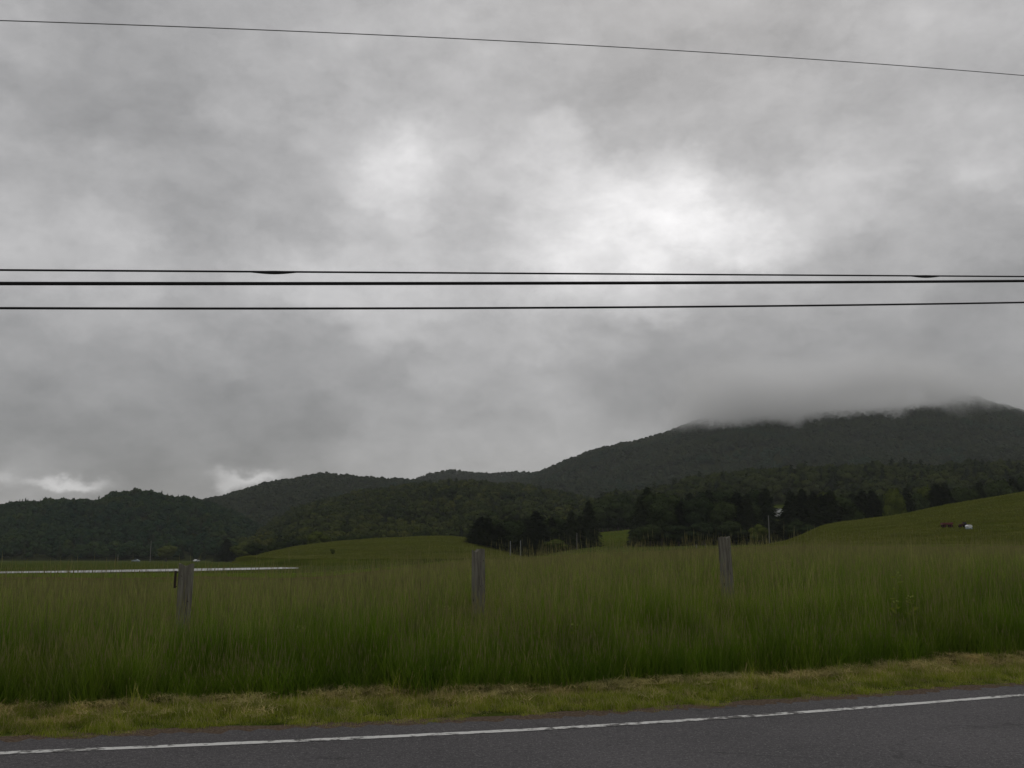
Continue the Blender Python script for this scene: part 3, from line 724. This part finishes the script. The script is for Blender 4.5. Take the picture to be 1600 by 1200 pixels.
for i, px in enumerate(range(1014, 1300, 8)):
    if 1204 < px < 1234: continue
    tree('cbccb'[i % 5], px+random.uniform(-2, 2), 372+random.uniform(-6, 10), 768+random.uniform(-5, 16)+(6 if px < 1100 else 0), 12, l3, g3)
for i, px in enumerate(range(752, 872, 11)):
    tree('ccb'[i % 3], px, 352+i, 814+random.uniform(-6, 8), 11, l1, g1)
tree('c', 1153, 350, 769, 14, 'broad dark conifer rising behind the split top fence post')
tree('c', 1201, 350, 762, 6, 'narrow tall conifer with a utility pole before it')
tree('c', 1236, 354, 765, 6.5, 'tall conifer just right of the small white house')
tree('l', 1186, 332, 818, 7, 'small yellowish green tree left of the narrow tall conifer')
tree('l', 1402, 352, 762, 9, 'bright yellowish green tree among the dark ones behind the pasture')
tree('l', 1296, 420, 768, 10, 'dull green tree peeping over the belt beside the pasture edge')
g4 = 'trees behind the pasture crest'; l4 = 'dark tree behind the right crest of the pasture hill'
for px, Y, top, wd, k in [(1420,372,762,10,'c'),(1434,376,768,11,'b'),(1500,384,762,12,'b'),(1518,386,760,13,'b'),(1534,384,752,11,'c'),(1552,388,756,12,'b'),(1570,388,748,13,'b'),(1588,390,746,12,'c'),(1606,392,742,12,'b'),(1624,392,738,12,'b')]:
    tree(k, px, Y, top, wd, l4, g4)
tree('c', 1466, 376, 756, 15, 'broad dark conifer standing over the pasture crest')
tree('c', 1480, 378, 754, 12, 'dark conifer leaning against the broad one over the pasture crest')
tree('l', 1452, 386, 758, 10, 'olive green tree behind the broad dark conifer at the crest')
# left side
tree('g', 496, 392, 829, 10, 'round light green tree on the shoulder of the pale knoll')
tree('g', 521, 290, 863, 1.7, 'tiny bush alone on the front of the pale knoll')
g5 = 'bushes along the left edge of the knoll'; l5 = 'green bush along the left edge of the pale knoll'
for px, Y, top, wd in [(400,420,848,9),(414,418,852,8),(430,415,848,9),(447,412,845,9),(462,408,842,9),(478,404,840,8),(535,405,838,7),(552,405,837,7),(572,408,836,8)]:
    tree('s', px, Y, top, wd, l5, g5)
tree('c', 356, 560, 842, 12, 'dark conifer standing out at the meadow edge beyond the pond')
tree('l', 383, 540, 846, 15, 'pale green round tree next to the dark conifer beyond the pond')
tree('l', 262, 620, 852, 14, 'pale green round tree at the wood edge by the grey utility pole')
tree('l', 405, 500, 856, 13, 'light olive tree where the meadow meets the knoll')

# ------------------------------------------------------------------ fence posts
def f_post(n, b):
    tcn = n.n('ShaderNodeTexCoord').outputs['Object']
    g = n.noise(scl(n, tcn, (1, 1, .09)), 26, 4, .65); sp = n.noise(scl(n, tcn, (1,1,.35)), 22, 3, .7); l = n.noise(tcn, 7, 3, .6)
    c = n.mix(n.maprange(g, .3, .7), (.095,.087,.073), (.26,.245,.205))
    c = n.mix(n.maprange(l, .55, .68, 0, .6), c, (.17,.19,.11))
    c = n.mix(n.maprange(sp, .66, .72), c, (.03,.025,.02))
    bumpn(n, b, g, .8, .02); return c
M_post = mat('weathered_wood', f_post, .95, .1)
M_rust = mat('rusty_iron', lambda n, b: n.mix(n.noise(pos(n), 60, 3, .6), (.02,.015,.012), (.06,.04,.03)), .8, .3)
def post(px, ptop, width, label, notch=None, tilt=(0, 0), seed=0):
    r = np.random.default_rng(seed)
    u = U(px, ptop); Y = 14.0/(NN[0]*u+NN[1]); X = u*Y; zt = at(px, ptop, Y)[2]; zb = float(base(X, Y))
    h = zt-zb; o = empty('fence_post', (X, Y, zb)); o.rotation_euler = (tilt[0], tilt[1], TH)
    tag(o, label, 'fence post', 'wooden fence posts in the tall grass')
    n, m = 28, 34; V = []; Fc = []
    ph = r.uniform(0, 6, 5)
    for i in range(m+1):
        t = i/m; z = -.4+(h+.4)*t
        for j in range(n):
            a = 2*math.pi*j/n
            q = width/2*(1+.05*math.sin(3*a+ph[0])+.035*math.sin(7*a+ph[1]+t*2)+.03*math.sin(13*a+ph[2])+.02*math.sin(t*9+ph[3]))*(1.04-.06*t)
            zz = z
            if i >= m-2: zz += (.007*math.sin(2*a+ph[4])+.006*math.sin(5*a+ph[1]))*(i-m+3)/3
            if notch and i >= m-3:
                d = abs(math.cos(a)-notch[0]); zz -= max(0, notch[1]*(1-d/notch[2]))*(i-m+4)/4
            V.append((q*math.cos(a), q*.85*math.sin(a), zz))
    for i in range(m):
        for j in range(n): Fc.append((i*n+j, i*n+(j+1)%n, (i+1)*n+(j+1)%n, (i+1)*n+j))
    # worn end grain: rings down to the middle
    b = m*n; prev = b
    for k, s in enumerate((.66, .33)):
        st = len(V)
        for j in range(n):
            x, y, z = V[b+j]; V.append((x*s, y*s, z-.012*(k+1)-r.uniform(0, .012)))
        for j in range(n): Fc.append((prev+j, prev+(j+1)%n, st+(j+1)%n, st+j))
        prev = st
    V.append((0, 0, h-.05)); c = len(V)-1
    for j in range(n): Fc.append((prev+j, prev+(j+1)%n, c))
    mk('post', V, Fc, M_post, parent=o)
    return o, h
p1, h1 = post(289, 881, .185, 'weathered grey post below the pond, a rusty strip on its side', (-.1, .03, .5), (0, R(.8)), 1)
mb = MB().box((-.128, -.02, h1-.20), (.03, .05, .22)).box((-.116, -.02, h1-.11), (.03, .03, .012)).box((-.116, -.02, h1-.29), (.03, .03, .012))
mb.build('iron_strip', M_rust, p1)
post(748, 858, .185, 'weathered post with a chipped slanting top before the knoll edge', (-.5, .045, .55), (0, R(-.5)), 2)
post(1137, 839, .195, 'weathered post with a split notch in its top before the conifers', (.1, .075, .28), (0, R(-2.6)), 3)

# ------------------------------------------------------------------ overhead cables
M_cable = mat('black_cable', lambda n, b: (.012,.012,.013), .55, .3)
M_alu = mat('weathered_wire', lambda n, b: (.20,.20,.21), .5, .4)
PC = 10.6
def cable(pts_, rad, m, label, splices=(), plane=PC):
    T, Z = [], []
    for a, b in pts_:
        d = pd(a, b); k = plane/(d[0]*NN[0]+d[1]*NN[1]); T.append((d[0]*E1[0]+d[1]*E1[1])*k); Z.append(EYE+d[2]*k)
    co = np.polyfit(T, Z, 2)
    f = np.poly1d(co); print('cable', co, T[0], T[-1])
    ts = np.linspace(-26, 42, 260)
    P = [(*XY(plane, t), float(f(t))) for t in ts]
    o = MB().tube(P, rad, 8).build('overhead_cable', m, smooth=True); tag(o, label, 'cable', 'cables strung above the roadside')
    for px in splices:
        d = pd(px, 425); k = plane/(d[0]*NN[0]+d[1]*NN[1]); t0 = (d[0]*E1[0]+d[1]*E1[1])*k
        L = .55; q = [( *XY(plane, t0+L*(s-.5)), float(f(t0+L*(s-.5)))-.008*math.sin(math.pi*s)) for s in np.linspace(0, 1, 13)]
        MB().tube(q, [rad*.7+.012*math.sin(math.pi*s)**1.5 for s in np.linspace(0, 1, 13)], 10).build('splice', M_cable, o, smooth=True)
cable([(0,422),(420,424.5),(800,427),(1200,429.7),(1600,432)], .0105, M_cable, 'thinner black cable directly above the thickest one, with bulging splices', (428, 1446))
cable([(0,443),(500,443),(800,442.7),(1200,441.3),(1600,439)], .0190, M_cable, 'thickest black cable, the middle one of the close three')
cable([(0,481.5),(500,482),(800,481),(1200,478.2),(1600,472.5)], .0125, M_cable, 'black cable running lowest, nearest the hilltops')
cable([(0,32),(400,46.5),(800,64.5),(1200,88),(1600,118)], .0055, M_alu, 'single thin grey wire high up, sloping down across the sky')

# ------------------------------------------------------------------ poles
M_pole = mat('silvered_pole_wood', lambda n, b: n.mix(n.noise(scl(n, pos(n), (3,3,.4)), 2, 3, .6), (.14,.135,.12), (.24,.23,.21)))
M_polew = mat('pale_pole', lambda n, b: n.mix(n.noise(pos(n), 1.2, 3, .6), (.22,.23,.24), (.30,.31,.32)))
def pole(px, Y, ytop, r_, label, m=M_pole, arm=False, z=None):
    X = U(px, 850)*Y; zb = float(H(np.array([X]), np.array([Y]))[0]) if z is None else z; h = at(px, ytop, Y)[2]-zb
    o = empty('utility_pole', (X, Y, zb)); tag(o, label, 'pole', 'poles standing far across the field')
    MB().tube([(0,0,-.5),(0,0,h*.5),(0,0,h)], [r_, r_*.9, r_*.75], 8).build('shaft', m, o)
    if arm: MB().box((0, 0, h-.5), (1.6, .1, .12)).build('crossarm', m, o)
    else: MB().tube([(0,0,h),(0,0,h+.08)], [r_*.8, r_*.3], 8).build('cap', m, o)
pole(236, 560, 845, .2, 'tall grey pole before the dark wood beyond the pond')
pole(185.5, 560, 866, .16, 'short faint pole left of the pale parked car')
pole(797.5, 300, 846, .14, 'pale pole, left one of the pair before the dark trees', M_polew)
pole(813.3, 300, 845, .14, 'pale pole, right one of the pair before the dark trees', M_polew)
pole(901.5, 330, 833, .15, 'grey pole in front of the pointed pair of conifers')
pole(1202.5, 300, 806, .15, 'grey pole in front of the narrow tall conifer')
for px, Y, top, l in [(1088,140,851,'small stake at the crest of the field, left of its twin'), (1103,140,850,'small stake at the crest of the field beside the split post')]:
    X = U(px)*Y; zb = float(base(X, Y)); h = at(px, top, Y)[2]-zb
    o = MB().tube([(X,Y,zb-.2),(X+.02,Y,zb+max(.8,h))], [.07,.06], 7).build('field_stake', M_pole); tag(o, l, 'stake', 'stakes at the field crest')

# ------------------------------------------------------------------ farm things on the pasture
M_red = mat('dull_red_paint', lambda n, b: n.mix(n.noise(pos(n), 2, 4, .6), (.13,.035,.035), (.20,.06,.055)), .6, .3)
M_dred = mat('dark_red_paint', lambda n, b: (.07,.022,.02), .5, .3)
M_white = mat('white_paint', lambda n, b: n.mix(n.noise(pos(n), 1.5, 3, .6), (.72,.74,.76), (.82,.82,.82)), .6, .3)
M_blk = mat('black_rubber', lambda n, b: (.012,.012,.012), .8, .2)
M_tank = mat('bluish_white_plastic', lambda n, b: n.mix(n.noise(pos(n), 1.5, 3, .6), (.32,.40,.44), (.45,.52,.55)), .6, .3)
M_glass = mat('dark_glass', lambda n, b: (.02,.025,.03), .1, .6)
def wheel(parent, c, r_, w_, rim=M_dred):
    t = MB().tube([(c[0], c[1]-w_/2, c[2]), (c[0], c[1]+w_/2, c[2])], r_, 16).build('wheel', M_blk, parent)
    MB().tube([(c[0], c[1]-w_/2-.01, c[2]), (c[0], c[1]+w_/2+.01, c[2])], r_*.5, 12).build('rim', rim, t)
def ground_at(px, py, Y0=165, Y1=300):   # first point of the pasture seen at this pixel
    for Y in np.arange(Y0, Y1, .5):
        X = U(px, py)*Y
        if float(H(np.array([X]), np.array([Y]))[0]) >= at(px, py, Y)[2]: return X, float(Y), float(H(np.array([X]), np.array([Y]))[0])
    X = U(px, py)*230; return X, 230., float(H(np.array([X]), np.array([230.]))[0])
X, Y, z = ground_at(1480, 827); print('wagon', X, Y, z); s = Y/230.
o = empty('farm_wagon', (X, Y, z)); o.scale = (s*.92,)*3; tag(o, 'dull red wagon standing on the pasture hill', 'farm wagon')
z += .0; o.location.z += .3
MB().box((0,0,.78),(2.5,1.5,.10)).box((0,-.72,1.0),(2.5,.05,.36)).box((0,.72,1.0),(2.5,.05,.36)).box((-1.22,0,.98),(.05,1.4,.32)).box((1.22,0,1.05),(.05,1.4,.46)).build('cargo_bed', M_red, o)
MB().box((0,0,.66),(2.2,.5,.14)).box((-1.55,0,.55),(.9,.07,.07)).build('chassis', M_dred, o)
for sx in (-.8, .8):
    for sy in (-.62, .62): wheel(o, (sx, sy, .36), .36, .2, M_red)
X, Y, z = ground_at(1505.5, 826.5); o = empty('tractor', (X, Y, z+.3)); o.scale = (s*.52,)*3
tag(o, 'small dark red tractor parked next to the white tank', 'tractor')
MB().prism([(-1.9,.7),(-1.9,1.25),(-1.75,1.4),(-.2,1.5),(-.2,.7)], -.35, .35).build('bonnet', M_dred, o)
MB().box((.6,0,.85),(1.8,.6,.5)).build('chassis', M_blk, o)
cabo = MB().prism([(-.2,1.1),(-.1,2.3),(1.1,2.3),(1.3,1.1)], -.55, .55).build('cab', M_dred, o)
MB().prism([(-.05,1.45),(.0,2.15),(1.0,2.15),(1.1,1.45)], -.57, .57).build('window', M_glass, cabo)
for sy in (-.75, .75): wheel(o, (.9, sy, .8), .8, .4); wheel(o, (-1.4, sy, .45), .45, .25)
X, Y, z = ground_at(1514, 828); o = empty('water_tank', (X, Y, z)); o.scale = (s*.92,)*3
tag(o, 'white tank on the pasture hill beside the dark red tractor', 'tank')
prof = [(.58*math.cos(a), .80+.38*math.sin(a)) for a in np.linspace(0, 2*math.pi, 20, endpoint=False)]
MB().prism(prof, -.75, .75).build('tank_shell', M_white, o)
MB().box((0,0,.32),(1.15,1.35,.34)).build('cradle', M_tank, o)
MB().tube([(0,0,1.16),(0,0,1.27)], .2, 12).build('lid', M_blk, o)

# small white house between the conifers
for YH in range(470, 640, 3):
    X = U(1217, 806)*YH; zz = float(H(np.array([X]), np.array([float(YH)]))[0])
    if zz > at(1217, 808, YH)[2]: break
zt = at(1217, 795, YH)[2]; print('house', YH, zz, zt)
o = empty('farmhouse', (X, YH, zz), R(12)); tag(o, 'small white house glimpsed between two tall conifers', 'house')
hh = max(2.6, zt-zz-1.6)
MB().box((0,0,hh/2),(5.4,6,hh)).prism([(-2.7,hh),(0,hh+1.6),(2.7,hh)], -2.99, 2.99).build('wall', M_white, o)
MB().prism([(-3.0,hh-.14),(0,hh+1.66),(0,hh+1.84),(-3.1,hh)], -3.3, 3.3).prism([(3.0,hh-.14),(0.003,hh+1.66),(0.003,hh+1.84),(3.1,hh)], -3.3, 3.3).build('roof', mat('grey_shingle', lambda n, b: (.10,.10,.105)), o)
for sx in (-1.3, 1.3):
    for zq in (hh-1.3, hh-4.2):
        if zq > 1: wd_ = MB().box((sx,-3.02,zq),(1.0,.06,1.3)).build('window', M_white, o); MB().box((sx,-3.04,zq),(.8,.06,1.1)).build('pane', M_glass, wd_)

# cars on the far road
def car(px, Y, label, paint, rz=0):
    X = U(px, 877)*Y; z = float(base(X, Y))+.13; o = empty('parked_car', (X, Y, z), rz); tag(o, label, 'car')
    MB().prism([(-2.1,.35),(-2.15,.75),(-1.3,.92),(-.7,1.42),(.8,1.42),(1.5,.95),(2.1,.85),(2.15,.35)], -.85, .85).build('body', paint, o)
    MB().prism([(-1.1,.95),(-.62,1.35),(.72,1.35),(1.2,.95)], -.865, .865).build('side_window', M_glass, o)
    for sx in (-1.35, 1.35):
        for sy in (-.78, .78): wheel(o, (sx, sy, .33), .33, .2, M_tank)
car(212, 591, 'pale bluish car on the far road by the grey pole', M_tank)
car(307, 591, 'small white car on the far road beyond the pond', M_white, R(70))

# ------------------------------------------------------------------ low cloud on the mountain and thin haze
def volobj(name, V, fn, label, cat):
    m = bpy.data.materials.new(name); m.use_nodes = True; t = m.node_tree; t.nodes.clear(); n = NT(t)
    o_ = n.n('ShaderNodeOutputMaterial'); v = n.n('ShaderNodeVolumePrincipled'); fn(n, v); t.links.new(v.outputs[0], o_.inputs['Volume'])
    o = mk(name, V.v, V.f, m); tag(o, label, cat, kind='stuff'); return o, m
def f_mist(n, v):
    p = pos(n); x, y, z = n.sep(p)
    v.inputs['Color'].default_value = (1,1,1,1); v.inputs['Anisotropy'].default_value = .35
    u = n.m('DIVIDE', x, y)
    big = n.noise(scl(n, p, (1, .5, .6)), .010, 6, .68, .5)
    base_z = n.m('ADD', n.maprange(u, U(1080), U(1500), 184, 222), n.m('MULTIPLY', n.m('SUBTRACT', big, .5), 195))
    d = n.maprange(n.m('SUBTRACT', z, base_z), 0, 36, smooth=True)
    top = n.m('MULTIPLY', n.maprange(n.m('ADD', z, n.m('MULTIPLY', n.m('SUBTRACT', n.noise(p, .006, 4, .6), .5), 130)), 318, 240, smooth=True), n.maprange(z, 390, 330))
    e1 = n.maprange(n.m('ADD', u, n.m('MULTIPLY', n.m('SUBTRACT', big, .5), .12)), U(1035), U(1175), smooth=True)
    e2 = n.maprange(u, U(1560), U(1450), .30, 1., smooth=True)
    ey = n.m('MULTIPLY', n.maprange(y, 1420, 1560, smooth=True), n.maprange(y, 2290, 2150, smooth=True))
    q = n.m('MULTIPLY', n.m('MULTIPLY', d, top), n.m('MULTIPLY', n.m('MULTIPLY', e1, e2), ey))
    n.put(v.inputs['Density'], n.m('MULTIPLY', q, .021))
volobj('low_cloud', MB().box((780, 1860, 300), (1300, 900, 220)), f_mist, 'low cloud veiling the top of the mountain', 'cloud')
def f_haze(n, v): v.inputs['Color'].default_value = (.93,.96,1,1); v.inputs['Density'].default_value = 7.5e-5; v.inputs['Anisotropy'].default_value = 0
hz = volobj('haze', MB().box((0, 1400, 205), (9000, 3600, 432)), f_haze, 'thin pale haze over the valley', 'haze')
